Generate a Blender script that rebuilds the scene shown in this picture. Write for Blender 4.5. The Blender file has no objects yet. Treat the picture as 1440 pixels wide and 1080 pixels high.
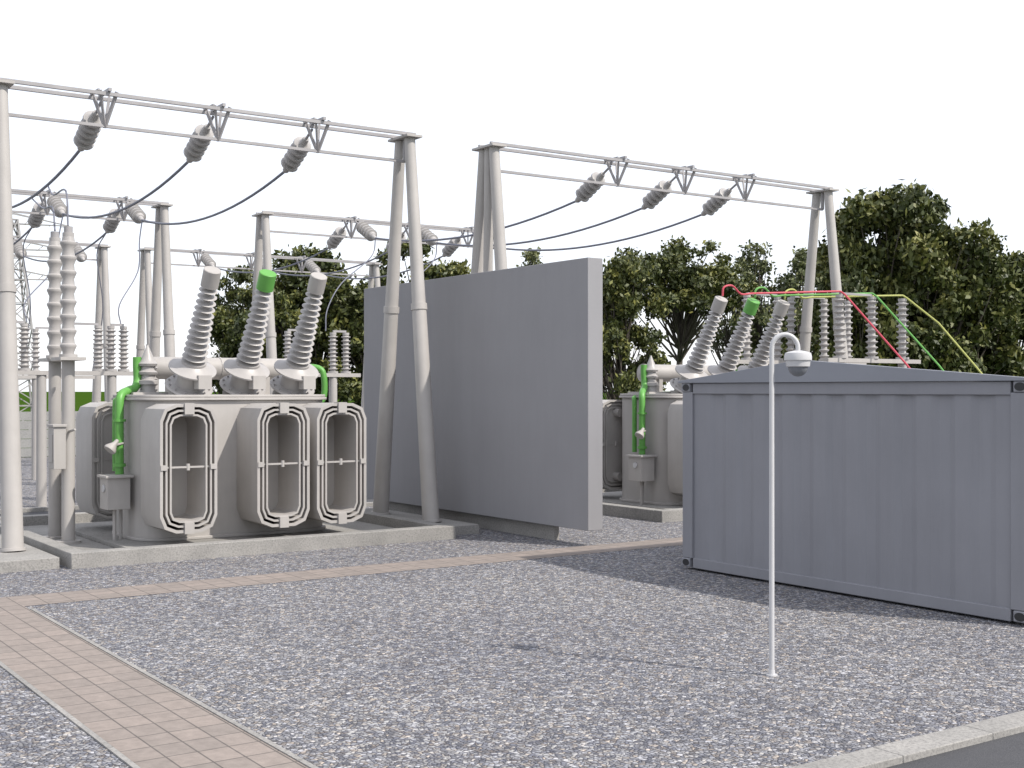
import bpy, math, random
import numpy as np
from mathutils import Vector, Quaternion
random.seed(7)
scene = bpy.context.scene
COL = scene.collection

# ---------------------------------------------------------------- materials
def new_mat(name):
    m = bpy.data.materials.new(name); m.use_nodes = True
    nt = m.node_tree
    b = nt.nodes['Principled BSDF']
    return m, nt, b

def mixcol(nt, fac, a, b, mode='MIX'):
    n = nt.nodes.new('ShaderNodeMix'); n.data_type = 'RGBA'; n.blend_type = mode
    for sock, val in ((n.inputs[0], fac), (n.inputs[6], a), (n.inputs[7], b)):
        if isinstance(val, bpy.types.NodeSocket): nt.links.new(val, sock)
        elif isinstance(val, (int, float)): sock.default_value = val
        else: sock.default_value = (*val, 1)
    return n.outputs[2]

def ramp(nt, fac, stops):
    r = nt.nodes.new('ShaderNodeValToRGB')
    e = r.color_ramp.elements
    e[0].position, e[0].color = stops[0][0], (*stops[0][1], 1)
    e[1].position, e[1].color = stops[-1][0], (*stops[-1][1], 1)
    for p, c in stops[1:-1]:
        x = e.new(p); x.color = (*c, 1)
    nt.links.new(fac, r.inputs[0])
    return r.outputs[0]

def noise(nt, scale, detail=4, rough=.55, coord='Object', stretch=None):
    tc = nt.nodes.new('ShaderNodeTexCoord')
    n = nt.nodes.new('ShaderNodeTexNoise')
    n.inputs['Scale'].default_value = scale
    n.inputs['Detail'].default_value = detail
    n.inputs['Roughness'].default_value = rough
    if stretch:
        mp = nt.nodes.new('ShaderNodeMapping'); mp.inputs['Scale'].default_value = stretch
        nt.links.new(tc.outputs[coord], mp.inputs['Vector']); nt.links.new(mp.outputs[0], n.inputs['Vector'])
    else:
        nt.links.new(tc.outputs[coord], n.inputs['Vector'])
    return n.outputs['Fac']

def bump(nt, b, h, strength, dist):
    bp = nt.nodes.new('ShaderNodeBump')
    bp.inputs['Strength'].default_value = strength
    bp.inputs['Distance'].default_value = dist
    nt.links.new(h, bp.inputs['Height'])
    nt.links.new(bp.outputs[0], b.inputs['Normal'])

def paint(name, col, rough=.5, var=.12, scale=2.0, metal=0.0, bmp=0.0, streak=0.0):
    m, nt, b = new_mat(name)
    f = noise(nt, scale, 6, .6)
    lo = tuple(c*(1-var) for c in col); hi = tuple(c*(1+var*.6) for c in col)
    c = ramp(nt, f, [(.3, lo), (.7, hi)])
    if streak:   # faint vertical weathering
        s = ramp(nt, noise(nt, 5, 5, .65, stretch=(1,1,.12)), [(.35, (1-streak,)*3), (.6, (1,1,1))])
        c = mixcol(nt, 1, c, s, 'MULTIPLY')
    nt.links.new(c, b.inputs['Base Color'])
    b.inputs['Roughness'].default_value = rough
    b.inputs['Metallic'].default_value = metal
    if bmp: bump(nt, b, noise(nt, scale*12, 5), bmp, .01)
    return m

M_PAINT = paint('grey_painted_steel', (.39,.372,.355), .58, .08, 1.6, bmp=.05, streak=.06)
M_PORC  = paint('grey_porcelain', (.37,.355,.345), .42, .08, 3)
M_STEEL = paint('galvanised_steel', (.32,.31,.315), .5, .14, 3)
M_WALL  = paint('wall_render', (.26,.258,.27), .85, .05, .6, bmp=.08, streak=.03)
M_CONT  = paint('container_paint', (.225,.228,.25), .6, .06, .9, bmp=.03, streak=.05)
M_ROOF  = paint('container_roof_paint', (.225,.235,.265), .6, .07, .9)
M_GREEN = paint('green_paint', (.11,.33,.065), .45, .08, 3)
M_DARK  = paint('hole_shade', (.02,.02,.022), .6, .2, 8)  # black colour painting the shade inside the casting holes
M_WIRE  = paint('aluminium_conductor', (.16,.165,.205), .5, .1, 3)
M_RED   = paint('red_busbar', (.50,.06,.09), .45, .05, 3)
M_YEL   = paint('yellow_busbar', (.38,.40,.11), .45, .05, 3)
M_WHITE = paint('white_plastic', (.50,.50,.51), .35, .03, 6)

def concrete(name, a, b_):
    m, nt, b = new_mat(name)
    f1 = noise(nt, 1.3, 6, .65); f2 = noise(nt, 38, 4, .7)
    c1 = ramp(nt, f1, [(.3, a), (.7, b_)])
    c2 = ramp(nt, f2, [(.32, (.55,.55,.55)), (.5, (1,1,1)), (.72, (1.25,1.25,1.22))])
    nt.links.new(mixcol(nt, .8, c1, c2, 'MULTIPLY'), b.inputs['Base Color'])
    b.inputs['Roughness'].default_value = .88
    bump(nt, b, f2, .35, .01)
    return m
M_CONC = concrete('concrete', (.22,.215,.205), (.31,.30,.285))
M_FENCE = concrete('precast_concrete', (.24,.24,.24), (.30,.30,.29))

def gravel_mat():
    m, nt, b = new_mat('crushed_gravel')
    tc = nt.nodes.new('ShaderNodeTexCoord')
    nz = nt.nodes.new('ShaderNodeTexNoise'); nz.inputs['Scale'].default_value = 36; nz.inputs['Detail'].default_value = 1
    nt.links.new(tc.outputs['Object'], nz.inputs['Vector'])
    sub = nt.nodes.new('ShaderNodeVectorMath'); sub.operation = 'SUBTRACT'
    nt.links.new(nz.outputs['Color'], sub.inputs[0]); sub.inputs[1].default_value = (.5,.5,.5)
    sc = nt.nodes.new('ShaderNodeVectorMath'); sc.operation = 'SCALE'; sc.inputs['Scale'].default_value = .03
    nt.links.new(sub.outputs[0], sc.inputs[0])
    ad = nt.nodes.new('ShaderNodeVectorMath'); ad.operation = 'ADD'
    nt.links.new(tc.outputs['Object'], ad.inputs[0]); nt.links.new(sc.outputs[0], ad.inputs[1])
    def voro(feat, scale):
        v = nt.nodes.new('ShaderNodeTexVoronoi'); v.feature = feat; v.voronoi_dimensions='2D'
        v.inputs['Scale'].default_value = scale
        nt.links.new(ad.outputs[0], v.inputs['Vector']); return v
    S = 29
    v1 = voro('F1', S); ve = voro('DISTANCE_TO_EDGE', S)
    sep = nt.nodes.new('ShaderNodeSeparateColor'); nt.links.new(v1.outputs['Color'], sep.inputs[0])
    base = ramp(nt, sep.outputs[0], [(0, (.12,.122,.135)), (.3, (.19,.19,.20)), (.6, (.27,.268,.27)), (.85, (.37,.365,.355)), (1, (.52,.51,.50))])
    tint = ramp(nt, sep.outputs[1], [(0, (.93,.97,1.08)), (.7, (1,1,1)), (1, (1.12,1.0,.88))])
    c = mixcol(nt, 1, base, tint, 'MULTIPLY')
    gap = ramp(nt, ve.outputs['Distance'], [(0, (.16,.16,.19)), (.09, (.7,.7,.72)), (.2, (1,1,1))])
    c = mixcol(nt, 1, c, gap, 'MULTIPLY')
    big = ramp(nt, noise(nt, .35, 5, .6), [(.3, (.88,.88,.90)), (.7, (1.08,1.07,1.05))])
    c = mixcol(nt, 1, c, big, 'MULTIPLY')
    nt.links.new(c, b.inputs['Base Color'])
    b.inputs['Roughness'].default_value = .9
    b.inputs['Specular IOR Level'].default_value = .25
    mr = nt.nodes.new('ShaderNodeMath'); mr.operation = 'MULTIPLY_ADD'
    nt.links.new(sep.outputs[2], mr.inputs[0]); mr.inputs[1].default_value = .4
    sm = nt.nodes.new('ShaderNodeMapRange'); sm.inputs['From Max'].default_value = .3
    nt.links.new(ve.outputs['Distance'], sm.inputs['Value'])
    nt.links.new(sm.outputs[0], mr.inputs[2])
    bump(nt, b, mr.outputs[0], .75, .011)
    return m
M_GRAVEL = gravel_mat()

def brick_mat(name, rot):
    m, nt, b = new_mat(name)
    tc = nt.nodes.new('ShaderNodeTexCoord')
    mp = nt.nodes.new('ShaderNodeMapping'); mp.inputs['Rotation'].default_value = (0,0,rot)
    nt.links.new(tc.outputs['Object'], mp.inputs['Vector'])
    br = nt.nodes.new('ShaderNodeTexBrick')
    br.offset = .0
    br.inputs['Scale'].default_value = 1
    br.inputs['Brick Width'].default_value = .30
    br.inputs['Row Height'].default_value = .225
    br.inputs['Mortar Size'].default_value = .007
    br.inputs['Mortar Smooth'].default_value = .2
    br.inputs['Color1'].default_value = (.262,.222,.197,1)
    br.inputs['Color2'].default_value = (.222,.192,.172,1)
    br.inputs['Mortar'].default_value = (.10,.088,.08,1)
    nt.links.new(mp.outputs[0], br.inputs['Vector'])
    v = ramp(nt, noise(nt, 9, 6, .7), [(.3, (.8,.8,.8)), (.7, (1.12,1.12,1.12))])
    nt.links.new(mixcol(nt, 1, br.outputs['Color'], v, 'MULTIPLY'), b.inputs['Base Color'])
    b.inputs['Roughness'].default_value = .85
    bump(nt, b, noise(nt, 60, 4), .25, .006)
    return m
M_PATH_Y = brick_mat('clay_pavers_a', math.pi/2)
M_PATH_X = brick_mat('clay_pavers_b', 0)

def asphalt_mat():
    m, nt, b = new_mat('asphalt')
    f = noise(nt, 120, 3, .7); g = noise(nt, 1.2, 5, .6)
    c = mixcol(nt, 1, ramp(nt, f, [(.3,(.03,.032,.038)),(.7,(.085,.085,.09))]), ramp(nt, g, [(.3,(.85,.85,.85)),(.7,(1.15,1.15,1.15))]), 'MULTIPLY')
    nt.links.new(c, b.inputs['Base Color']); b.inputs['Roughness'].default_value = .85
    bump(nt, b, f, .5, .006); return m
M_ASPH = asphalt_mat()

def grass_mat():
    m, nt, b = new_mat('grass')
    f = noise(nt, 3.0, 8, .75); g = noise(nt, .05, 5, .6)
    c = mixcol(nt, 1, ramp(nt, f, [(.3,(.025,.055,.008)),(.7,(.05,.10,.015))]), ramp(nt, g, [(.3,(.8,.9,.8)),(.7,(1.2,1.05,1.0))]), 'MULTIPLY')
    nt.links.new(c, b.inputs['Base Color']); b.inputs['Roughness'].default_value = 1.0
    b.inputs['Specular IOR Level'].default_value = .0
    return m
M_GRASS = grass_mat()

def leaf_mat(name, a, b1, c1):
    m, nt, b = new_mat(name)
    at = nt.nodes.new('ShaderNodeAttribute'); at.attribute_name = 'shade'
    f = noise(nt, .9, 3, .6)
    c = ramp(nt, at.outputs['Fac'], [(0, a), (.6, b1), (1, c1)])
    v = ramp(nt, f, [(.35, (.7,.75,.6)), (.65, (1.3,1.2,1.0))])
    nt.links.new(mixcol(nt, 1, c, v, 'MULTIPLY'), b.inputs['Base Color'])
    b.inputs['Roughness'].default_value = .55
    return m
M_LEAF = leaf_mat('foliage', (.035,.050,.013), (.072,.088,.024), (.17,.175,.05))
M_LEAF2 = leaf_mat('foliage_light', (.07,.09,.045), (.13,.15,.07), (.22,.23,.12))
M_BARK = paint('bark', (.10,.085,.07), .9, .35, 5, bmp=.5)

# ---------------------------------------------------------------- mesh builder
def frame(d):
    d = Vector(d).normalized()
    a = Vector((0,0,1)) if abs(d.z) < .95 else Vector((1,0,0))
    u = a.cross(d).normalized(); v = d.cross(u).normalized()
    return u, v

class MB:
    def __init__(s): s.v=[]; s.f=[]; s.m=[]; s.mats=[]
    def mi(s, mat):
        if mat not in s.mats: s.mats.append(mat)
        return s.mats.index(mat)
    def add(s, vs, fs, mat):
        o = len(s.v); k = s.mi(mat)
        s.v += [tuple(p) for p in vs]
        for f in fs: s.f.append(tuple(i+o for i in f)); s.m.append(k)
    def box(s, x0,x1,y0,y1,z0,z1, mat):
        vs=[(x0,y0,z0),(x1,y0,z0),(x1,y1,z0),(x0,y1,z0),(x0,y0,z1),(x1,y0,z1),(x1,y1,z1),(x0,y1,z1)]
        s.add(vs,[(0,3,2,1),(4,5,6,7),(0,1,5,4),(1,2,6,5),(2,3,7,6),(3,0,4,7)],mat)
    def bar(s, p0, p1, w, mat, h=None):
        p0=Vector(p0);p1=Vector(p1);u,v=frame(p1-p0);h=h or w
        u=u*w/2;v=v*h/2
        vs=[p0-u-v,p0+u-v,p0+u+v,p0-u+v,p1-u-v,p1+u-v,p1+u+v,p1-u+v]
        s.add(vs,[(0,3,2,1),(4,5,6,7),(0,1,5,4),(1,2,6,5),(2,3,7,6),(3,0,4,7)],mat)
    def rings(s, cs, us, vs_, rs, mat, n, caps=True):
        V=[]; F=[]
        for c,u,v,r in zip(cs,us,vs_,rs):
            for i in range(n):
                a=2*math.pi*i/n
                V.append(c+u*(r*math.cos(a))+v*(r*math.sin(a)))
        for k in range(len(cs)-1):
            for i in range(n):
                j=(i+1)%n
                F.append((k*n+i,k*n+j,(k+1)*n+j,(k+1)*n+i))
        if caps:
            F.append(tuple(range(n-1,-1,-1))); F.append(tuple((len(cs)-1)*n+i for i in range(n)))
        s.add(V,F,mat)
    def lathe(s, p0, d, prof, mat, n=20):
        p0=Vector(p0); d=Vector(d).normalized(); u,v=frame(d)
        s.rings([p0+d*t for t,_ in prof],[u]*len(prof),[v]*len(prof),[max(r,.0005) for _,r in prof],mat,n)
    def tube(s, pts, r, mat, n=10):
        pts=[Vector(p) for p in pts]; L=len(pts)
        rs = r if isinstance(r,(list,tuple)) else [r]*L
        T=[]
        for i in range(L):
            a=pts[max(i-1,0)]; b=pts[min(i+1,L-1)]; T.append((b-a).normalized())
        u,v=frame(T[0]); U=[u];W=[v]
        for i in range(1,L):
            q=T[i-1].rotation_difference(T[i]); u=q@u; v=q@v; U.append(u.copy());W.append(v.copy())
        s.rings(pts,U,W,rs,mat,n)
    def cyl(s,p0,p1,r0,r1,mat,n=16):
        p0=Vector(p0);p1=Vector(p1); s.lathe(p0,p1-p0,[(0,r0),((p1-p0).length,r1)],mat,n)
    def prism(s, outline, z0, z1, mat):
        n=len(outline); V=[(x,y,z0) for x,y in outline]+[(x,y,z1) for x,y in outline]
        F=[(i,(i+1)%n,n+(i+1)%n,n+i) for i in range(n)]
        F.append(tuple(range(n-1,-1,-1))); F.append(tuple(n+i for i in range(n)))
        s.add(V,F,mat)
    def build(s, name, parent=None, bevel=0, smooth=True):
        me=bpy.data.meshes.new(name); me.from_pydata(s.v,[],s.f)
        for m in s.mats: me.materials.append(m)
        me.polygons.foreach_set('material_index', s.m)
        if smooth:
            me.polygons.foreach_set('use_smooth',[True]*len(s.f))
            me.set_sharp_from_angle(angle=math.radians(38))
        me.update()
        ob=bpy.data.objects.new(name,me); COL.objects.link(ob)
        if parent: ob.parent=parent
        if bevel:
            b=ob.modifiers.new('bevel','BEVEL'); b.width=bevel; b.segments=2; b.limit_method='ANGLE'; b.angle_limit=math.radians(50)
        return ob

def group(name, loc=(0,0,0)):
    e=bpy.data.objects.new(name,None); e.empty_display_size=.3; e.location=loc; COL.objects.link(e); return e

def rrect(x0,x1,y0,y1,r,k=6):
    out=[]
    for cx,cy,a0 in ((x1-r,y0+r,-90),(x1-r,y1-r,0),(x0+r,y1-r,90),(x0+r,y0+r,180)):
        for i in range(k+1):
            a=math.radians(a0+90*i/k); out.append((cx+r*math.cos(a),cy+r*math.sin(a)))
    return out

def smooth_path(pts, k=6):
    P=[Vector(p) for p in pts]; P=[P[0]*2-P[1]]+P+[P[-1]*2-P[-2]]; out=[]
    for i in range(1,len(P)-2):
        for j in range(k):
            t=j/k; a,b,c,d=P[i-1],P[i],P[i+1],P[i+2]
            out.append(.5*((2*b)+(c-a)*t+(2*a-5*b+4*c-d)*t*t+(3*b-a-3*c+d)*t**3))
    out.append(P[-2]); return out

# ---------------------------------------------------------------- ground
def sheet(name,x0,x1,y0,y1,z,mat):
    b=MB(); b.add([(x0,y0,z),(x1,y0,z),(x1,y1,z),(x0,y1,z)],[(0,1,2,3)],mat); return b.build(name,smooth=False)
sheet('ground',-2500,2500,-2500,2500,-.03,M_GRASS)
sheet('gravel_yard',-45,33,5.5,24.2,0,M_GRAVEL)
sheet('gravel_yard',-45,33,27.0,49,0,M_GRAVEL)
sheet('asphalt_road',-45,33,24.2,27.0,-.004,M_ASPH)
sheet('asphalt_road',-45,40,-8,5.5,-.015,M_ASPH)
b=MB(); 
b.add([(2.7,5.76,.004),(3.62,5.76,.004),(3.62,16.0,.004),(2.7,16.0,.004)],[(0,1,2,3)],M_PATH_Y)
b.add([(3.62,15.2,.004),(30,15.2,.004),(30,16.0,.004),(3.62,16.0,.004)],[(0,1,2,3)],M_PATH_X)
b.build('paver_path',smooth=False)
b=MB()   # thin edging stones of the path
for i in range(10):
    b.box(2.655,2.697,5.77+i*1.02,5.77+i*1.02+1.012,-.05,.012,M_CONC)
    if i<9: b.box(3.623,3.665,5.77+i*1.02,5.77+i*1.02+1.012,-.05,.012,M_CONC)
b.build('path_edging')
b=MB()
x=-44.0
while x<32:
    b.box(x,x+.995,5.5,5.76,-.1,.035,M_CONC); x+=1.0
for i in range(76):
    b.box(-44+i,-44+i+.995,24.1,24.25,-.1,.08,M_CONC); b.box(-44+i,-44+i+.995,26.95,27.1,-.1,.08,M_CONC)
b.build('kerb',bevel=.008)

# ---------------------------------------------------------------- fence
b=MB()
def fence_run(p0,p1,n):
    p0=Vector(p0);p1=Vector(p1);d=(p1-p0)/n; L=d.length; dd=d.normalized()
    for i in range(n+1):
        c=p0+d*i; b.box(c.x-.09,c.x+.09,c.y-.09,c.y+.09,0,1.85,M_FENCE)
    for i in range(n):
        a=p0+d*i+dd*.09; e=p0+d*(i+1)-dd*.09
        for k in range(5):
            z=.02+k*.34
            if abs(dd.x)>.5: b.box(a.x,e.x,a.y-.03,a.y+.03,z,z+.325,M_FENCE)
            else: b.box(a.x-.03,a.x+.03,min(a.y,e.y),max(a.y,e.y),z,z+.325,M_FENCE)
fence_run((-43,49,0),(33,49,0),30)
fence_run((33,46.5,0),(33,6,0),16)
b.build('precast_fence')

# ---------------------------------------------------------------- gantries
def insulator_string(mb, p0, p1):
    p0=Vector(p0);p1=Vector(p1);d=p1-p0;L=d.length
    a=.36*L
    mb.cyl(p0,p0+d.normalized()*a,.024,.024,M_STEEL,8)
    prof=[(a-.16,.02),(a-.14,.055),(a-.03,.07)]
    n=5; st=(L-a)/n
    for i in range(n):
        t=a+i*st; prof+=[(t,.10),(t+.02,.165),(t+.06,.17),(t+st*.5,.115),(t+st*.98,.085)]
    prof+=[(L,.07),(L+.1,.06),(L+.16,.02)]
    mb.lathe(p0,d,prof,M_PORC,18)

def a_leg(mb,x,y,z0,xt,yt,zt,r0=.152,r1=.10):
    p0=Vector((x,y,z0));p1=Vector((xt,yt,zt));d=p1-p0;L=d.length
    m=L*.56
    mb.lathe(p0,d,[(0,r0+.03),(.04,r0+.03),(.045,r0),(m-.1,r0-.022),(m-.1,r0-.006),(m+.02,r0-.006),(m+.02,r0-.028),(L,r1)],M_PAINT,24)

def gantry(x0,x1,y,phases,zt=7.1,base=.16,third=False,dirs=(1,)):
    g=group('steel_gantry')
    mb=MB()
    for x in (x0,x1):
        a_leg(mb,x,y-.93,base,x,y-.17,zt); a_leg(mb,x,y+.93,base,x,y+.17,zt)
        if third and x==x0: a_leg(mb,x,y+.1,base,x,y,zt,.12,.09)
        mb.box(x-.16,x+.16,y-.36,y+.36,zt,zt+.04,M_PAINT)
    mb.build('a_frame_legs',g)
    mb=MB()
    for yy in (y-.2,y+.2): mb.bar((x0-.1,yy,zt+.07),(x1+.1,yy,zt+.07),.055,M_STEEL)
    mb.bar((x0,y,zt-.40),(x1,y,zt-.40),.048,M_STEEL)
    mb.cyl((x0,y,zt-.40),(x0,y,zt),.04,.04,M_STEEL)
    mb.cyl((x1,y,zt-.40),(x1,y,zt),.04,.04,M_STEEL)
    for px in phases:
        for dx in (-.13,.13):
            mb.bar((px+dx,y-.2,zt+.12),(px,y,zt-.42),.035,M_STEEL,.05)
            mb.bar((px+dx,y+.2,zt+.12),(px,y,zt-.42),.035,M_STEEL,.05)
        mb.bar((px-.16,y-.22,zt+.12),(px-.16,y+.22,zt+.12),.03,M_STEEL)
        mb.bar((px,y-.28,zt+.13),(px,y+.28,zt+.13),.05,M_STEEL)
    mb.build('truss_beam',g)
    mb=MB()
    for px in phases:
        for s in dirs:
            insulator_string(mb,(px,y+s*.22,zt+.02),(px,y+s*1.25,zt-.50))
    if phases: mb.build('insulator_strings',g)
    return g
PH1=(6.03,7.91,9.74); PH2=(16.4,18.25,20.04)
gantry(4.42,11.5,20.15,PH1,dirs=(1,))
gantry(13.25,22.54,20.0,PH2,dirs=(1,),third=True,base=0)
gantry(3.2,10.7,31.0,PH1,dirs=(-1,1),base=0)
gantry(13.4,20.7,31.0,(16.0,17.9,19.8),dirs=(-1,1),base=0)
gantry(4.0,12.2,41,(5.6,7.5,9.4,11.2),dirs=(-1,),base=0)
gantry(13.6,22.1,41,(15.4,17.3,19.2),dirs=(-1,),base=0)

def wire(mb,p0,p1,sag,r=.022,n=16,mat=None):
    p0=Vector(p0);p1=Vector(p1)
    mb.tube([p0.lerp(p1,i/n)-Vector((0,0,sag*4*(i/n)*(1-i/n))) for i in range(n+1)],r,mat or M_WIRE,8)
mb=MB()
for a in PH1:
    wire(mb,(a,21.5,6.55),(a,29.65,6.55),.42,.026)
    wire(mb,(a,32.35,6.55),(a-.3,39.65,6.55),.4,.024)
for a,c in zip(PH2,(16.0,17.9,19.8)):
    wire(mb,(a,21.35,6.55),(c,29.65,6.55),.36,.026)
    wire(mb,(c,32.35,6.55),(c-.6,39.65,6.55),.4,.024)
mb.build('overhead_conductors')
mb=MB()
def drop(pts,r=.015): mb.tube(smooth_path(pts),r,M_WIRE,6)
drop([(6.03,23.6,6.22),(5.95,22.9,5.95),(5.65,21.0,5.75),(5.61,20.72,5.15)])
drop([(6.03,24.8,6.15),(5.95,23.6,5.8),(5.7,22.0,5.6),(5.61,21.5,5.15)])
for a,t in ((9.74,8.7),(7.91,6.7)):
    drop([(a,29.6,6.56),(a-.2,29.2,6.0),(a-.5,28.4,5.2),(t,28.0,4.4),(t,27.9,3.95)])
    drop([(a,32.4,6.56),(a-.1,32.9,6.0),(a+.2,33.4,4.6),(a+.1,34.0,3.0)])
for a in (16.0,17.9):
    drop([(a,29.6,6.56),(a-.3,29.3,6.0),(a-1.6,28.4,5.2),(a-2.2,28.0,4.5),(a-2.3,27.9,3.95)])
mb.build('dropper_conductors')

# ---------------------------------------------------------------- bunds and plinths
def bund(ox):
    g=group('bund_wall')
    mb=MB(); x0,x1,y0,y1=4.92+ox,11.27+ox,18.0,24.0; w=.24; h=.22
    mb.box(x0,x1,y0,y0+w,-.1,h,M_CONC); mb.box(x0,x1,y1-w,y1,-.1,h,M_CONC)
    mb.box(x0,x0+w,y0+w+.002,y1-w-.002,-.1,h-.002,M_CONC); mb.box(x1-w,x1,y0+w+.002,y1-w-.002,-.1,h-.002,M_CONC)
    mb.build('bund_kerbs',g,bevel=.012)
    mb=MB(); mb.box(x0+w,x1-w,y0+w,y1-w,-.1,.05,M_CONC); mb.box(x0+1.1,x1-1.3,19.0,y1-1.2,.05,.12,M_CONC)
    mb.build('bund_floor',g,bevel=.01)
bund(0); bund(10.93)
for (a,c) in ((11.275,12.02),(3.75,4.80)):
    mb=MB(); mb.box(a,c,18.45 if a>5 else 18.15,22.2,-.1,.16,M_CONC); mb.build('concrete_plinth',bevel=.012)
for (a,y) in ((13.25,20),(22.54,20),(10.7,31),(3.2,31),(13.4,31),(20.7,31)):
    mb=MB(); mb.box(a-.35,a+.35,y-1.4,y+1.4,-.1,.12,M_CONC); mb.build('concrete_plinth',bevel=.012)

# ---------------------------------------------------------------- fire wall
g=group('fire_wall')
mb=MB(); mb.box(12.37,12.67,15.82,23.4,.26,4.62,M_WALL); mb.build('wall_slab',g,bevel=.008)
mb=MB(); mb.box(12.50,12.60,16.9,23.2,-.1,.26,M_CONC)  # support added under the slab, set back to read as its shadow gap
mb.build('recessed_footing',g)

# ---------------------------------------------------------------- transformer
def rect_ring(mb,cx,cz,w,h,r,t,y0,y1,mat,k=2):
    o=rrect(cx-w,cx+w,cz-h,cz+h,r,k); i_=rrect(cx-w+t,cx+w-t,cz-h+t,cz+h-t,max(r-t*.6,.03),k)
    n=len(o)
    V=[(x,y0,z) for x,z in o]+[(x,y0,z) for x,z in i_]+[(x,y1,z) for x,z in o]+[(x,y1,z) for x,z in i_]
    F=[]
    for a in range(n):
        c=(a+1)%n
        F+=[(a,c,n+c,n+a),(2*n+a,3*n+a,3*n+c,2*n+c),(a,2*n+a,2*n+c,c),(n+a,n+c,3*n+c,3*n+a)]
    mb.add(V,F,mat)

def radiator(parent,cx,y0,y1,front):
    mb=MB(); cz=1.31; w=.45; h=.98
    rect_ring(mb,cx,cz,w,h,.25,.045,y0,y1,M_PAINT,2)
    rect_ring(mb,cx,cz,w-.085,h-.085,.20,.03,y0+(.0 if front else .02),y1-.02,M_PAINT,2)
    rect_ring(mb,cx,cz,w-.155,h-.155,.155,.028,y0+.01,y1-.03,M_PAINT,2)
    ym=y1-.08 if front else y0+.05
    o=rrect(cx-w+.06,cx+w-.06,cz-h+.06,cz+h-.06,.2,2)
    V=[(x,ym,z) for x,z in o]+[(x,ym+.03,z) for x,z in o]; n=len(o)
    mb.add(V,[tuple(range(n)),tuple(range(2*n-1,n-1,-1))]+[(i,n+i,n+(i+1)%n,(i+1)%n) for i in range(n)],M_PAINT)
    yf=y0 if front else y1
    for z in (cz+h-.07,cz-h+.07):
        mb.box(cx-.075,cx+.075,yf-.03,yf+.14 if front else yf+.03,z-.085,z+.085,M_PAINT)
    yr=y0+.05
    mb.bar((cx-w+.02,yr,cz+.02),(cx+w-.02,yr,cz+.02),.028,M_PAINT)
    for sx in (-1,1):
        mb.box(cx+sx*(w-.06)-.05,cx+sx*(w-.06)+.05,yr-.065,yr+.0,cz-.02,cz+.06,M_PAINT)
    mb.cyl((cx,yr,cz-.03),(cx,yr,cz+.07),.03,.03,M_PAINT,10)
    for z in (cz+.7,cz-.7):
        if front: mb.cyl((cx,y1-.06,z),(cx,y1+.12,z),.09,.09,M_PAINT)
        else: mb.cyl((cx,y0-.12,z),(cx,y0+.06,z),.09,.09,M_PAINT)
    mb.build('radiator_bank',parent)

def hv_bushing(parent,x,cap):
    mb=MB(); B=Vector((x,20.02,2.42)); T=Vector((x,18.88,4.42)); d=T-B; L=d.length
    prof=[(0,.24),(.14,.24),(.14,.37),(.165,.39),(.19,.37),(.20,.22),(.46,.20),(.46,.33),(.485,.385),(.51,.385),(.53,.30),(.60,.20),(.64,.20)]
    n=12; s0=.66; s1=1.96; st=(s1-s0)/n
    for i in range(n):
        t=s0+i*st; r=.205-.06*i/n; c=r-.095
        prof+=[(t,c),(t+st*.2,c+.005),(t+st*.42,r-.012),(t+st*.5,r),(t+st*.56,r-.006),(t+st*.66,c+.03),(t+st*.8,c+.002)]
    prof+=[(s1,.075),(s1+.02,.10)]
    mb.lathe(B,d,prof,M_PORC,28)
    dn=d.normalized()
    mb.build('bushing',parent)
    mb=MB(); mb.lathe(B+dn*(s1+.02),d,[(0,.11),(.0,.14),(.28,.14),(.29,.13)],M_GREEN if cap else M_PAINT,24)
    mb.build('bushing_cap',parent)
    mb=MB()
    mb.box(x-.03,x+.19,19.42,19.62,2.52,2.74,M_PAINT)
    mb.cyl((x,20.02,2.3),(x,20.02,2.5),.32,.30,M_PAINT,24)
    for k in range(12):
        a=k*math.pi/6; u,v=frame(dn); c=B+dn*.19+u*.33*math.cos(a)+v*.33*math.sin(a)
        mb.cyl(c,c+dn*.03,.018,.018,M_STEEL,6)
    mb.build('bushing_turret',parent)

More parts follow.
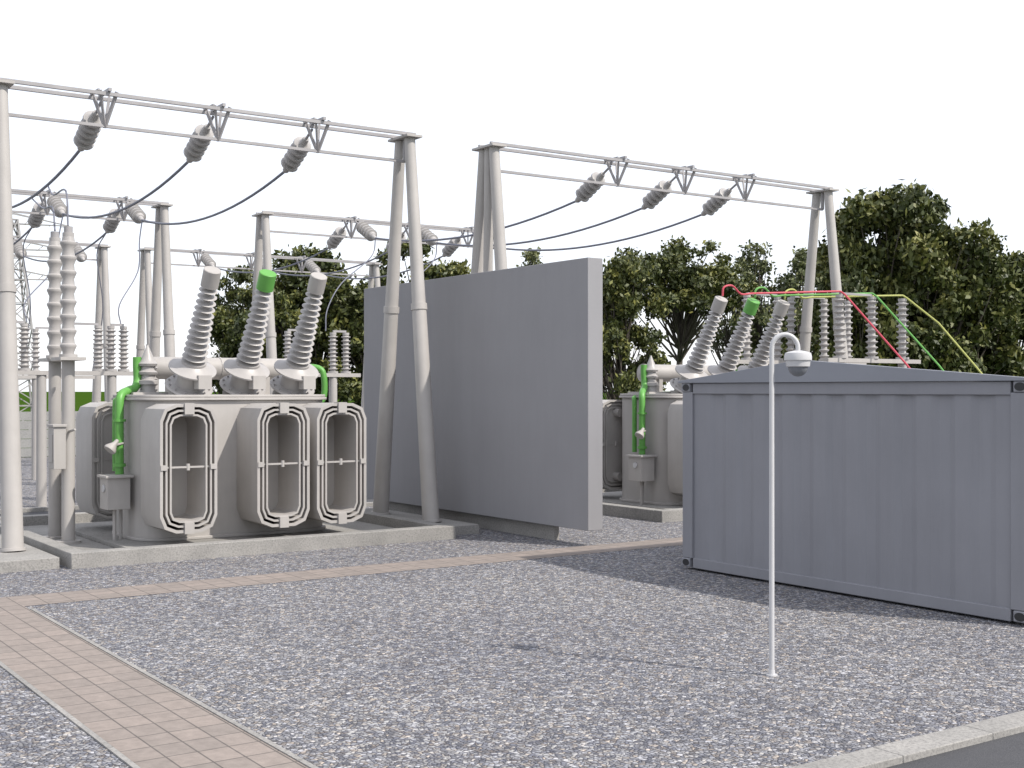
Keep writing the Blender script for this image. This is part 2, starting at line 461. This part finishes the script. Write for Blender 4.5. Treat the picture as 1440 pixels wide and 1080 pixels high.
def transformer(ox):
    g=group('power_transformer')
    mb=MB()
    mb.prism(rrect(6.42,9.7,19.45,21.35,.55,8),.12,2.34,M_PAINT)
    mb.prism(rrect(6.36,9.76,19.39,21.41,.58,8),2.34,2.385,M_PAINT)
    mb.prism(rrect(6.38,9.74,19.41,21.39,.57,8),2.387,2.43,M_PAINT)
    mb.prism(rrect(6.37,9.75,19.40,21.40,.58,8),.121,.17,M_PAINT)
    mb.build('tank',g,bevel=.01)
    for cx in (6.84,8.40,9.43): radiator(g,cx,18.6,19.5,True)
    for cx in (6.65,8.2,9.5): radiator(g,cx,21.45,22.4,False)
    for i,x in enumerate((7.33,8.26,9.16)): hv_bushing(g,x,i==1)
    mb=MB()
    mb.lathe((6.95,21.0,2.88),(1,0,0),[(0,.02),(.02,.12),(.06,.17),(.12,.19),(2.55,.19),(2.61,.17),(2.65,.12),(2.67,.02)],M_PAINT,28)
    for x in (7.4,9.1): mb.box(x-.05,x+.05,20.85,21.15,2.43,2.74,M_PAINT)
    for x in (7.0,8.25,9.52): mb.lathe((x,21.0,2.88),(1,0,0),[(0,.19),(.0,.2),(.03,.2),(.03,.19)],M_PAINT,28)
    mb.build('conservator',g)
    mb=MB()
    mb.lathe((6.85,20.55,2.4),(0,0,1),[(0,.2),(.06,.2),(.06,.13),(.2,.12),(.2,.17),(.26,.17),(.28,.11),(.36,.10),(.36,.14),(.40,.16),(.44,.11),(.5,.10),(.5,.14),(.54,.16),(.58,.12),(.66,.09),(.85,.01)],M_PORC,20)
    mb.box(6.5,7.1,20.2,20.9,2.431,2.47,M_PAINT)
    for x,y in ((7.4,20.75),(8.3,20.75),(9.2,20.75)):
        prof=[(0,.12),(.05,.12)]
        for i in range(5): prof+=[(.06+i*.09,.05),(.09+i*.09,.09),(.12+i*.09,.05)]
        prof+=[(.52,.03),(.6,.02)]
        mb.lathe((x-.45,y-.15,2.42),(0,0,1),prof,M_PORC,14)
    mb.build('lv_bushings',g)
    mb=MB()
    mb.tube(smooth_path([(6.26,20.15,1.1),(6.26,20.15,1.6),(6.26,20.15,2.2),(6.30,20.2,2.42),(6.48,20.38,2.5),(6.62,20.5,2.54),(6.69,20.58,2.66),(6.69,20.6,2.9),(6.69,20.6,3.05)],6),.068,M_GREEN,14)
    mb.tube(smooth_path([(6.28,20.42,1.2),(6.28,20.42,2.2),(6.34,20.5,2.34),(6.6,20.62,2.36)],6),.05,M_GREEN,12)
    mb.cyl((6.26,20.15,1.28),(6.26,20.15,1.33),.1,.1,M_GREEN); mb.cyl((6.26,20.15,2.0),(6.26,20.15,2.04),.1,.1,M_GREEN)
    mb.tube(smooth_path([(9.65,20.6,2.2),(9.95,20.6,2.25),(10.08,20.6,2.4),(10.08,20.6,2.75),(10.0,20.66,2.9),(9.7,20.85,2.93),(9.55,20.95,2.93)],6),.055,M_GREEN,12)
    mb.build('oil_pipes',g)
    mb=MB()
    mb.box(5.98,6.34,19.85,20.25,.62,1.12,M_PAINT); mb.box(5.94,6.38,19.80,20.29,1.12,1.16,M_PAINT)
    mb.cyl((5.98,20.03,.95),(5.955,20.03,.95),.06,.06,M_WHITE,16)
    mb.bar((6.3,20.1,1.66),(6.0,20.0,1.6),.05,M_PAINT,.03)
    mb.lathe((6.05,20.0,1.55),(.5,.1,.55),[(0,.1),(.04,.1),(.14,.04),(.22,.03)],M_PAINT,14)
    mb.cyl((6.15,20.05,.1),(6.15,20.05,.63),.03,.03,M_PAINT,8); mb.cyl((6.28,20.15,.1),(6.28,20.15,.63),.03,.03,M_PAINT,8)
    mb.build('control_box',g,bevel=.006)
    g.location=(ox,0,0)
    return g
transformer(0); transformer(10.93)

# ---------------------------------------------------------------- surge arresters beside transformer
def column_profile(h,r,n,core):
    prof=[(0,r*1.1),(.05,r*1.1),(.05,core)]
    st=(h-.12)/n
    for i in range(n):
        t=.06+i*st; prof+=[(t+st*.1,core),(t+st*.4,r*.9),(t+st*.5,r),(t+st*.62,r*.97),(t+st*.7,core*1.15)]
    prof+=[(h-.06,core),(h-.06,r*.7),(h,r*.7)]
    return prof
def arrester(x,y,box=False):
    g=group('surge_arrester')
    mb=MB(); mb.lathe((x,y,.05),(0,0,1),[(0,.2),(.04,.2),(.04,.105),(2.94,.1)],M_PAINT,20)
    mb.box(x-.2,x+.2,y-.3,y+.3,2.98,3.03,M_PAINT); mb.build('support_post',g)
    mb=MB(); mb.lathe((x,y,3.03),(0,0,1),column_profile(2.0,.13,8,.09),M_PORC,22)
    mb.cyl((x,y,5.03),(x,y,5.13),.07,.07,M_STEEL); mb.build('insulator_column',g)
    if box:
        mb=MB(); mb.box(x-.28,x-.09,y-.2,y+.12,1.25,1.92,M_PAINT); mb.box(x-.3,x-.08,y-.23,y+.15,1.92,1.96,M_PAINT)
        mb.cyl((x-.02,y-.1,1.84),(x+.02,y-.32,1.88),.02,.02,M_PAINT,8); mb.box(x-.29,x-.28,y-.14,y+.06,1.35,1.8,M_PAINT)
        mb.build('counter_box',g,bevel=.006)
arrester(5.61,20.7,True); arrester(5.61,21.5)

# ---------------------------------------------------------------- disconnector racks
def rack(groups,y,zb,h,r,n,x0,x1,posts,name='disconnector_rack'):
    g=group(name)
    mb=MB(); mb.box(x0,x1,y-.12,y+.12,zb-.09,zb-.0,M_PAINT)
    for p in posts: mb.cyl((p,y,0),(p,y,zb-.08),.11,.10,M_PAINT,18)
    mb.build('support_frame',g)
    mb=MB()
    for x in groups:
        mb.lathe((x,y,zb),(0,0,1),column_profile(h,r,n,r*.55),M_PORC,16)
    for a,c in zip(groups[::2],groups[1::2]):
        mb.bar((a,y,zb+h+.03),(c,y,zb+h+.03),.05,M_STEEL)
    mb.build('post_insulators',g)
rack((6.35,6.65,7.3,8.2,8.48,8.76),27.9,2.92,1.0,.115,9,5.2,9.6,(5.6,7.0,8.5))
rack((12.7,13.0,13.9,14.25),27.9,2.92,1.0,.115,9,12.2,14.6,(12.5,13.9))
rack((6.2,6.8,9.0,9.5),36.5,2.92,1.3,.12,9,5.2,10.6,(6,9))
rack((21.4,22.45,23.5),18.5,3.2,1.38,.135,10,20.9,24.0,(21.4,23.5),'busbar_support_rack')
rack((20.9,21.9,22.35,23.5,24.35),20.8,3.2,1.5,.12,10,20.5,24.9,(21.0,24.3),'busbar_support_rack')
# coloured busbars
for mat,nm,xb,xi,xe in ((M_RED,'red_busbar',18.26,21.4,21.72),(M_GREEN,'green_busbar',19.19,22.45,22.78),(M_YEL,'yellow_busbar',20.09,23.5,24.05)):
    mb=MB()
    s=[(xb,18.87,4.44),(xb+.03,18.86,4.62),(xb+.25,18.84,4.66),(xb+.48,18.82,4.50),(xb+.75,18.8,4.52)]
    path=smooth_path(s,5)+[Vector((xi-.1,18.52,4.65)),Vector((xi,18.48,4.65)),Vector((xi+.02,18.38,4.58))]
    if mat is M_YEL: path+= [Vector((xi+.3,17.75,4.0))]
    path+=[Vector((xe,17.0,3.05)),Vector((xe+.15,16.4,2.3)),Vector((xe+.15,16.3,0))]
    mb.tube(path,.021,mat,8); mb.build(nm)

# ---------------------------------------------------------------- equipment container
g=group('equipment_container')
CX0,CX1,CY0,CY1,CZ=12.0,18.0,7.85,13.2,2.6
mb=MB()
for y in (CY0,CY1-.2):
    for x in (CX0,CX1-.16):
        mb.box(x,x+.16,y,y+.2,.162,CZ-.122,M_CONT)
for x in (CX0+.01,CX1-.13):
    mb.box(x,x+.12,CY0+.2,CY1-.2,.03,.17,M_CONT); mb.box(x,x+.12,CY0+.2,CY1-.2,CZ-.15,CZ,M_CONT)
for y in (CY0+.01,CY1-.13):
    mb.box(CX0+.16,CX1-.16,y,y+.12,.03,.17,M_CONT); mb.box(CX0+.16,CX1-.16,y,y+.12,CZ-.15,CZ,M_CONT)
mb.box(CX0+.15,CX1-.15,CY0+.15,CY1-.15,.06,.16,M_CONT)
mb.build('frame',g,bevel=.01)
def corr(mb,a0,a1,fixed,axis,z0,z1,period=.53,depth=.028):
    pts=[]
    n=max(1,round((a1-a0-.3)/period)); p=(a1-a0-.3)/n
    pts.append((a0,0)); pts.append((a0+.15,0))
    for i in range(n):
        s=a0+.15+i*p
        pts+=[(s+.04,0),(s+.04+p*.16,1),(s+p*.52,1),(s+p*.70,0)]
    pts.append((a1,0))
    V=[];F=[]
    for a,k in pts:
        o=fixed+k*depth*(1 if axis in('x+','y+') else -1)
        for z in (z0,z1): V.append((o,a,z) if axis[0]=='x' else (a,o,z))
    for i in range(len(pts)-1): F.append((2*i,2*i+1,2*i+3,2*i+2))
    mb.add(V,F,M_CONT)
mb=MB()
corr(mb,CY0+.2,CY1-.2,CX0+.035,'x+',.165,CZ-.145)
corr(mb,CY0+.2,CY1-.2,CX1-.035,'x-',.165,CZ-.145)
corr(mb,CX0+.16,CX1-.16,CY0+.035,'y+',.165,CZ-.145)
corr(mb,CX0+.16,CX1-.16,CY1-.035,'y-',.165,CZ-.145)
mb.build('corrugated_walls',g,smooth=False)
mb=MB()
for x in (CX0,CX1-.17):
    for y in (CY0,CY1-.17):
        for z in (.04,CZ-.12):
            xx=x-.012 if x==CX0 else x+.012; yy=y-.012 if y==CY0 else y+.012
            mb.box(xx,xx+.17,yy,yy+.17,z,z+.12,M_CONT)
mb.build('corner_castings',g,bevel=.012)
mb=MB()
for y in (CY0+.075,CY1-.085):
    for z in (.10,CZ-.06):
        o=[(CX0-.014,y+.068*math.cos(a),z+.046*math.sin(a)) for a in [i*math.pi/8 for i in range(16)]]
        mb.add(o,[tuple(range(15,-1,-1))],M_DARK)  # flat black oval on the casting, its hole's dark interior painted in
mb.build('casting_hole_discs',g,smooth=False)
mb=MB()
yo0,yo1,yp=CY0-.06,CY1+.06,11.0; z0,z1=CZ+.002,CZ+.285
P=[(yo0,z0),(yo1,z0),(yo1,z0+.03),(yp,z1),(yo0,z0+.03)]
V=[(CX0-.03,y,z) for y,z in P]+[(CX0+.06,y,z) for y,z in P]
mb.add(V,[(0,1,2,3,4),(9,8,7,6,5),(0,5,6,1),(1,6,7,2),(2,7,8,3),(3,8,9,4),(4,9,5,0)],M_ROOF)
mb.build('gable_fascia',g,bevel=.006,smooth=False)
mb=MB(); mb.box(CX0+.062,CX1+.05,yo0,yo1,z0,z0+.028,M_ROOF)
mb.build('roof_deck',g,bevel=.006)

# ---------------------------------------------------------------- CCTV pole
g=group('cctv_camera_pole',(8.14,7.80,0))
r=Vector((.823,-.567,0))
mb=MB()
pts=[Vector((0,0,0)),Vector((0,0,1.4)),Vector((0,0,2.86))]+[r*(.115-.115*math.cos(a))+Vector((0,0,2.87+.12*math.sin(a))) for a in [math.pi*i/14 for i in range(1,15)]]
pts.append(r*.23+Vector((0,0,2.80)))
mb.tube(pts,[.024,.023]+[.021]*(len(pts)-2),M_WHITE,14)
mb.lathe((0,0,0),(0,0,1),[(0,.05),(.012,.05),(.012,.03),(.05,.027)],M_WHITE,16)
mb.build('pole',g)
mb=MB(); c=r*.23
mb.lathe(c+Vector((0,0,2.85)),(0,0,-1),[(0,.03),(.012,.085),(.022,.112),(.05,.12),(.085,.12),(.09,.108),(.14,.102),(.145,.09)],M_WHITE,28)
mb.build('camera_housing',g)
md,nt,bs=new_mat('smoked_dome'); bs.inputs['Roughness'].default_value=.12
f=noise(nt,3,2); nt.links.new(ramp(nt,f,[(.3,(.14,.15,.17)),(.7,(.2,.21,.23))]),bs.inputs['Base Color'])
mb=MB(); mb.lathe(c+Vector((0,0,2.706)),(0,0,-1),[(.085*math.sin(a),.086*math.cos(a)) for a in [i*math.pi/2/8 for i in range(9)]],md,28)
mb.build('camera_dome',g)

# ---------------------------------------------------------------- lattice pylon
def pylon(x,y,H,w):
    g=group('transmission_tower',(x,y,0)); mb=MB()
    def half(z): return w*(1-z/H)*.85+.18
    lv=[H*(1-(1-i/9)**1.15) for i in range(10)]
    cs=((-1,-1),(1,-1),(1,1),(-1,1))
    for i in range(9):
        a,c=half(lv[i]),half(lv[i+1])
        for k in range(4):
            p,q=cs[k],cs[(k+1)%4]
            P=lambda s,h,z:Vector((s[0]*h,s[1]*h,z))
            mb.bar(P(p,a,lv[i]),P(p,c,lv[i+1]),.10,M_STEEL)
            mb.bar(P(p,a,lv[i]),P(q,c,lv[i+1]),.06,M_STEEL); mb.bar(P(q,a,lv[i]),P(p,c,lv[i+1]),.06,M_STEEL)
            mb.bar(P(p,c,lv[i+1]),P(q,c,lv[i+1]),.06,M_STEEL)
    for z in (H*.72,H*.86,H*.98):
        for s in (-1,1):
            for e in (-.2,.2):
                mb.bar((0,e,z),(s*3.2,0,z+.1),.06,M_STEEL); mb.bar((0,e,z+.6),(s*3.2,0,z+.1),.05,M_STEEL)
            for k in range(4): 
                u=.6+k*.7; mb.bar((s*u,0,z),(s*(u+.35),0,z+.6*(1-(u+.35)/3.2)),.04,M_STEEL)
    mb.build('lattice',g)
pylon(18.0,78,12.6,1.5)

# ---------------------------------------------------------------- trees
def tree_mesh(name,H,z0,R,ncl,nl,leaf,seed,mat,rc=.34,umbrella=False,inner=.35):
    rng=np.random.default_rng(seed)
    mb=MB()
    zc=(z0+H)/2; hz=(H-z0)/2
    cl=[]
    lobes=[]
    for i in range(9):
        a=2*math.pi*i/9*2.4+rng.uniform(-.3,.3); t=-.7+1.6*i/8+rng.uniform(-.12,.12)
        rr=R*.6*math.sqrt(max(1-t*t*.75,.1))*rng.uniform(.7,1.1)
        lobes.append((np.array([rr*math.cos(a),rr*math.sin(a),zc+t*hz*.70]),R*rng.uniform(.40,.6)))
    while len(cl)<ncl:
        L,lr=lobes[rng.integers(len(lobes))]
        d=rng.normal(size=3); d/=np.linalg.norm(d)
        p=L+d*lr*rng.uniform(inner,1.0)
        if p[2]>H-.3 or p[2]<z0: continue
        if umbrella and p[2]<zc-.25*hz: continue
        cl.append((p,R*rc*rng.uniform(.45,1.25)))
    cl.append((np.array([0,0,H-.45]),R*rc*.8))
    lean=rng.uniform(-.25,.25,2)
    tp=[Vector((0,0,-.1)),Vector((lean[0]*.4,lean[1]*.3,z0*.6)),Vector((lean[0],lean[1],z0+hz*.5)),Vector((lean[0]*1.6,lean[1],H*.82))]
    sp=smooth_path(tp,5); n=len(sp); r0=.026*H
    mb.tube(sp,[r0*(1-.85*i/(n-1)) for i in range(n)],M_BARK,9)
    for p,_ in cl:
        p=Vector(p); t=min(max((p.z-z0)/(H-z0)*.6+.25,.3),.9)
        s=sp[int(t*(n-1))]; s=Vector((s.x,s.y,min(s.z,p.z-.1)))
        mid=s.lerp(p,.5)+Vector(rng.normal(size=3)*.18)
        path=smooth_path([s,mid,p],4); k=len(path)
        mb.tube(path,[r0*.26*(1-.8*i/(k-1)) for i in range(k)],M_BARK,5)
    nv0=len(mb.v); nf0=len(mb.f)
    P=[];S=[]
    tot=sum(r**2 for _,r in cl)
    for p,r in cl:
        m=int(nl*r*r/tot)
        d=rng.normal(size=(m,3)); d/=np.linalg.norm(d,axis=1)[:,None]
        rr=r*rng.uniform(.1,1.0,m)**.6*rng.choice([1,1,1.1,1.4],m)
        off=d*rr[:,None]; off[:,2]*=.75
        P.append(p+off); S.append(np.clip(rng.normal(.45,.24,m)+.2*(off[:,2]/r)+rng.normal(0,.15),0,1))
    P=np.concatenate(P); S=np.concatenate(S); m=len(P)
    u=rng.normal(size=(m,3)); u/=np.linalg.norm(u,axis=1)[:,None]
    w=rng.normal(size=(m,3)); w=np.cross(u,w); w/=np.linalg.norm(w,axis=1)[:,None]
    sz=leaf*rng.uniform(.55,1.4,m)[:,None]
    V=np.stack([P-u*sz*.6,P+w*sz*.30-u*sz*.05,P+u*sz*.6,P-w*sz*.30+u*sz*.05],axis=1).reshape(-1,3)
    verts=[tuple(v) for v in mb.v]+V.tolist()
    F=(np.arange(m*4).reshape(-1,4)+nv0).tolist()
    me=bpy.data.meshes.new(name); me.from_pydata(verts,[],mb.f+F)
    me.materials.append(M_BARK); me.materials.append(mat)
    me.polygons.foreach_set('material_index',[0]*nf0+[1]*m)
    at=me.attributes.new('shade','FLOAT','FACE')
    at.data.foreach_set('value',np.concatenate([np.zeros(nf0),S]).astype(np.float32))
    me.update(); return me
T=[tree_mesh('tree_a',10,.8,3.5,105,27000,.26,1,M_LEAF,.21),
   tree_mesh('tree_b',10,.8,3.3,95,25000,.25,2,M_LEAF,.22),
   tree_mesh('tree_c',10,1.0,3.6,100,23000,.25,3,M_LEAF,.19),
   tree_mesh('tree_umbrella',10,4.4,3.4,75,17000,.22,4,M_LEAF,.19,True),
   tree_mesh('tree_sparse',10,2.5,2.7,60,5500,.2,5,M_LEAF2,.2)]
def tree(k,x,y,h,wide=1,rot=0,nm='broadleaf_tree'):
    o=bpy.data.objects.new(nm,T[k]); COL.objects.link(o); o.location=(x,y,-.02)
    s=h/10; o.scale=(s*wide,s*wide,s); o.rotation_euler=(0,0,rot)
tree(2,23.4,56.8,8.4,.8,.3)
tree(1,24.6,54.3,8.0,.9,1.3)
tree(0,26.5,54.6,9.2,.95,2.1)
tree(1,28.0,52.5,7.6,1.0,4.0)
tree(2,30.4,51.9,9.7,.95,.9)
tree(0,32.6,52.6,8.6,.9,3.0)
tree(4,36.6,51.3,9.7,.9,.2)
tree(1,34.6,45.6,7.6,.85,2.2)
tree(0,35.6,43.2,8.4,.8,5.1)
tree(3,41.9,46.5,9.9,1.0,.8)
tree(4,51.3,49.7,10.8,.95,1.1)
tree(4,52.6,48.2,10.3,.95,3.1)
tree(4,49.5,50.6,9.6,.9,4.4)
tree(4,54.0,47.6,9.8,.9,5.4)
tree(1,39.6,33.8,9.0,.75,1.9)
tree(0,40.8,32.9,10.5,.85,3.6)
tree(2,42.2,31.7,10.2,.85,.4)
tree(1,44.0,31.4,8.4,.9,.4)
tree(1,46.2,33.9,8.6,1.0,5.3)
tree(0,46.8,31.4,8.1,1.0,2.7)
tree(2,48.5,29.6,8.2,1.0,1.7)

# ---------------------------------------------------------------- light
sv=Vector((.47,-.88,1.035)).normalized()
sl=bpy.data.lights.new('sun','SUN'); sl.energy=4.7; sl.angle=math.radians(.8); sl.color=(1,.94,.86)
so=bpy.data.objects.new('sun',sl); COL.objects.link(so); so.rotation_euler=(-sv).to_track_quat('-Z','Y').to_euler(); so.location=(10,-10,20)
w=bpy.data.worlds.new('World'); scene.world=w; w.use_nodes=True; nt=w.node_tree
bg=nt.nodes['Background']; out=nt.nodes['World Output']
sky=nt.nodes.new('ShaderNodeTexSky'); sky.sky_type='NISHITA'; sky.sun_disc=False
sky.sun_elevation=math.asin(sv.z); sky.sun_rotation=math.atan2(sv.x,sv.y); sky.dust_density=1
nt.links.new(sky.outputs[0],bg.inputs[0]); bg.inputs[1].default_value=.05
bg2=nt.nodes.new('ShaderNodeBackground'); bg2.inputs[0].default_value=(.975,.98,1.04,1); bg2.inputs[1].default_value=1.0
ad=nt.nodes.new('ShaderNodeAddShader'); nt.links.new(bg.outputs[0],ad.inputs[0]); nt.links.new(bg2.outputs[0],ad.inputs[1]); nt.links.new(ad.outputs[0],out.inputs[0])

# ---------------------------------------------------------------- camera
cd=bpy.data.cameras.new('camera'); cam=bpy.data.objects.new('camera',cd); COL.objects.link(cam)
cam.location=(0,0,2.5); cam.rotation_euler=(math.radians(90),0,math.radians(-34.57))
cd.sensor_width=36; cd.lens=44.28; cd.shift_y=.00625; cd.clip_start=.05; cd.clip_end=6000
scene.camera=cam
scene.view_settings.view_transform='Standard'; scene.view_settings.look='None'; scene.view_settings.exposure=0
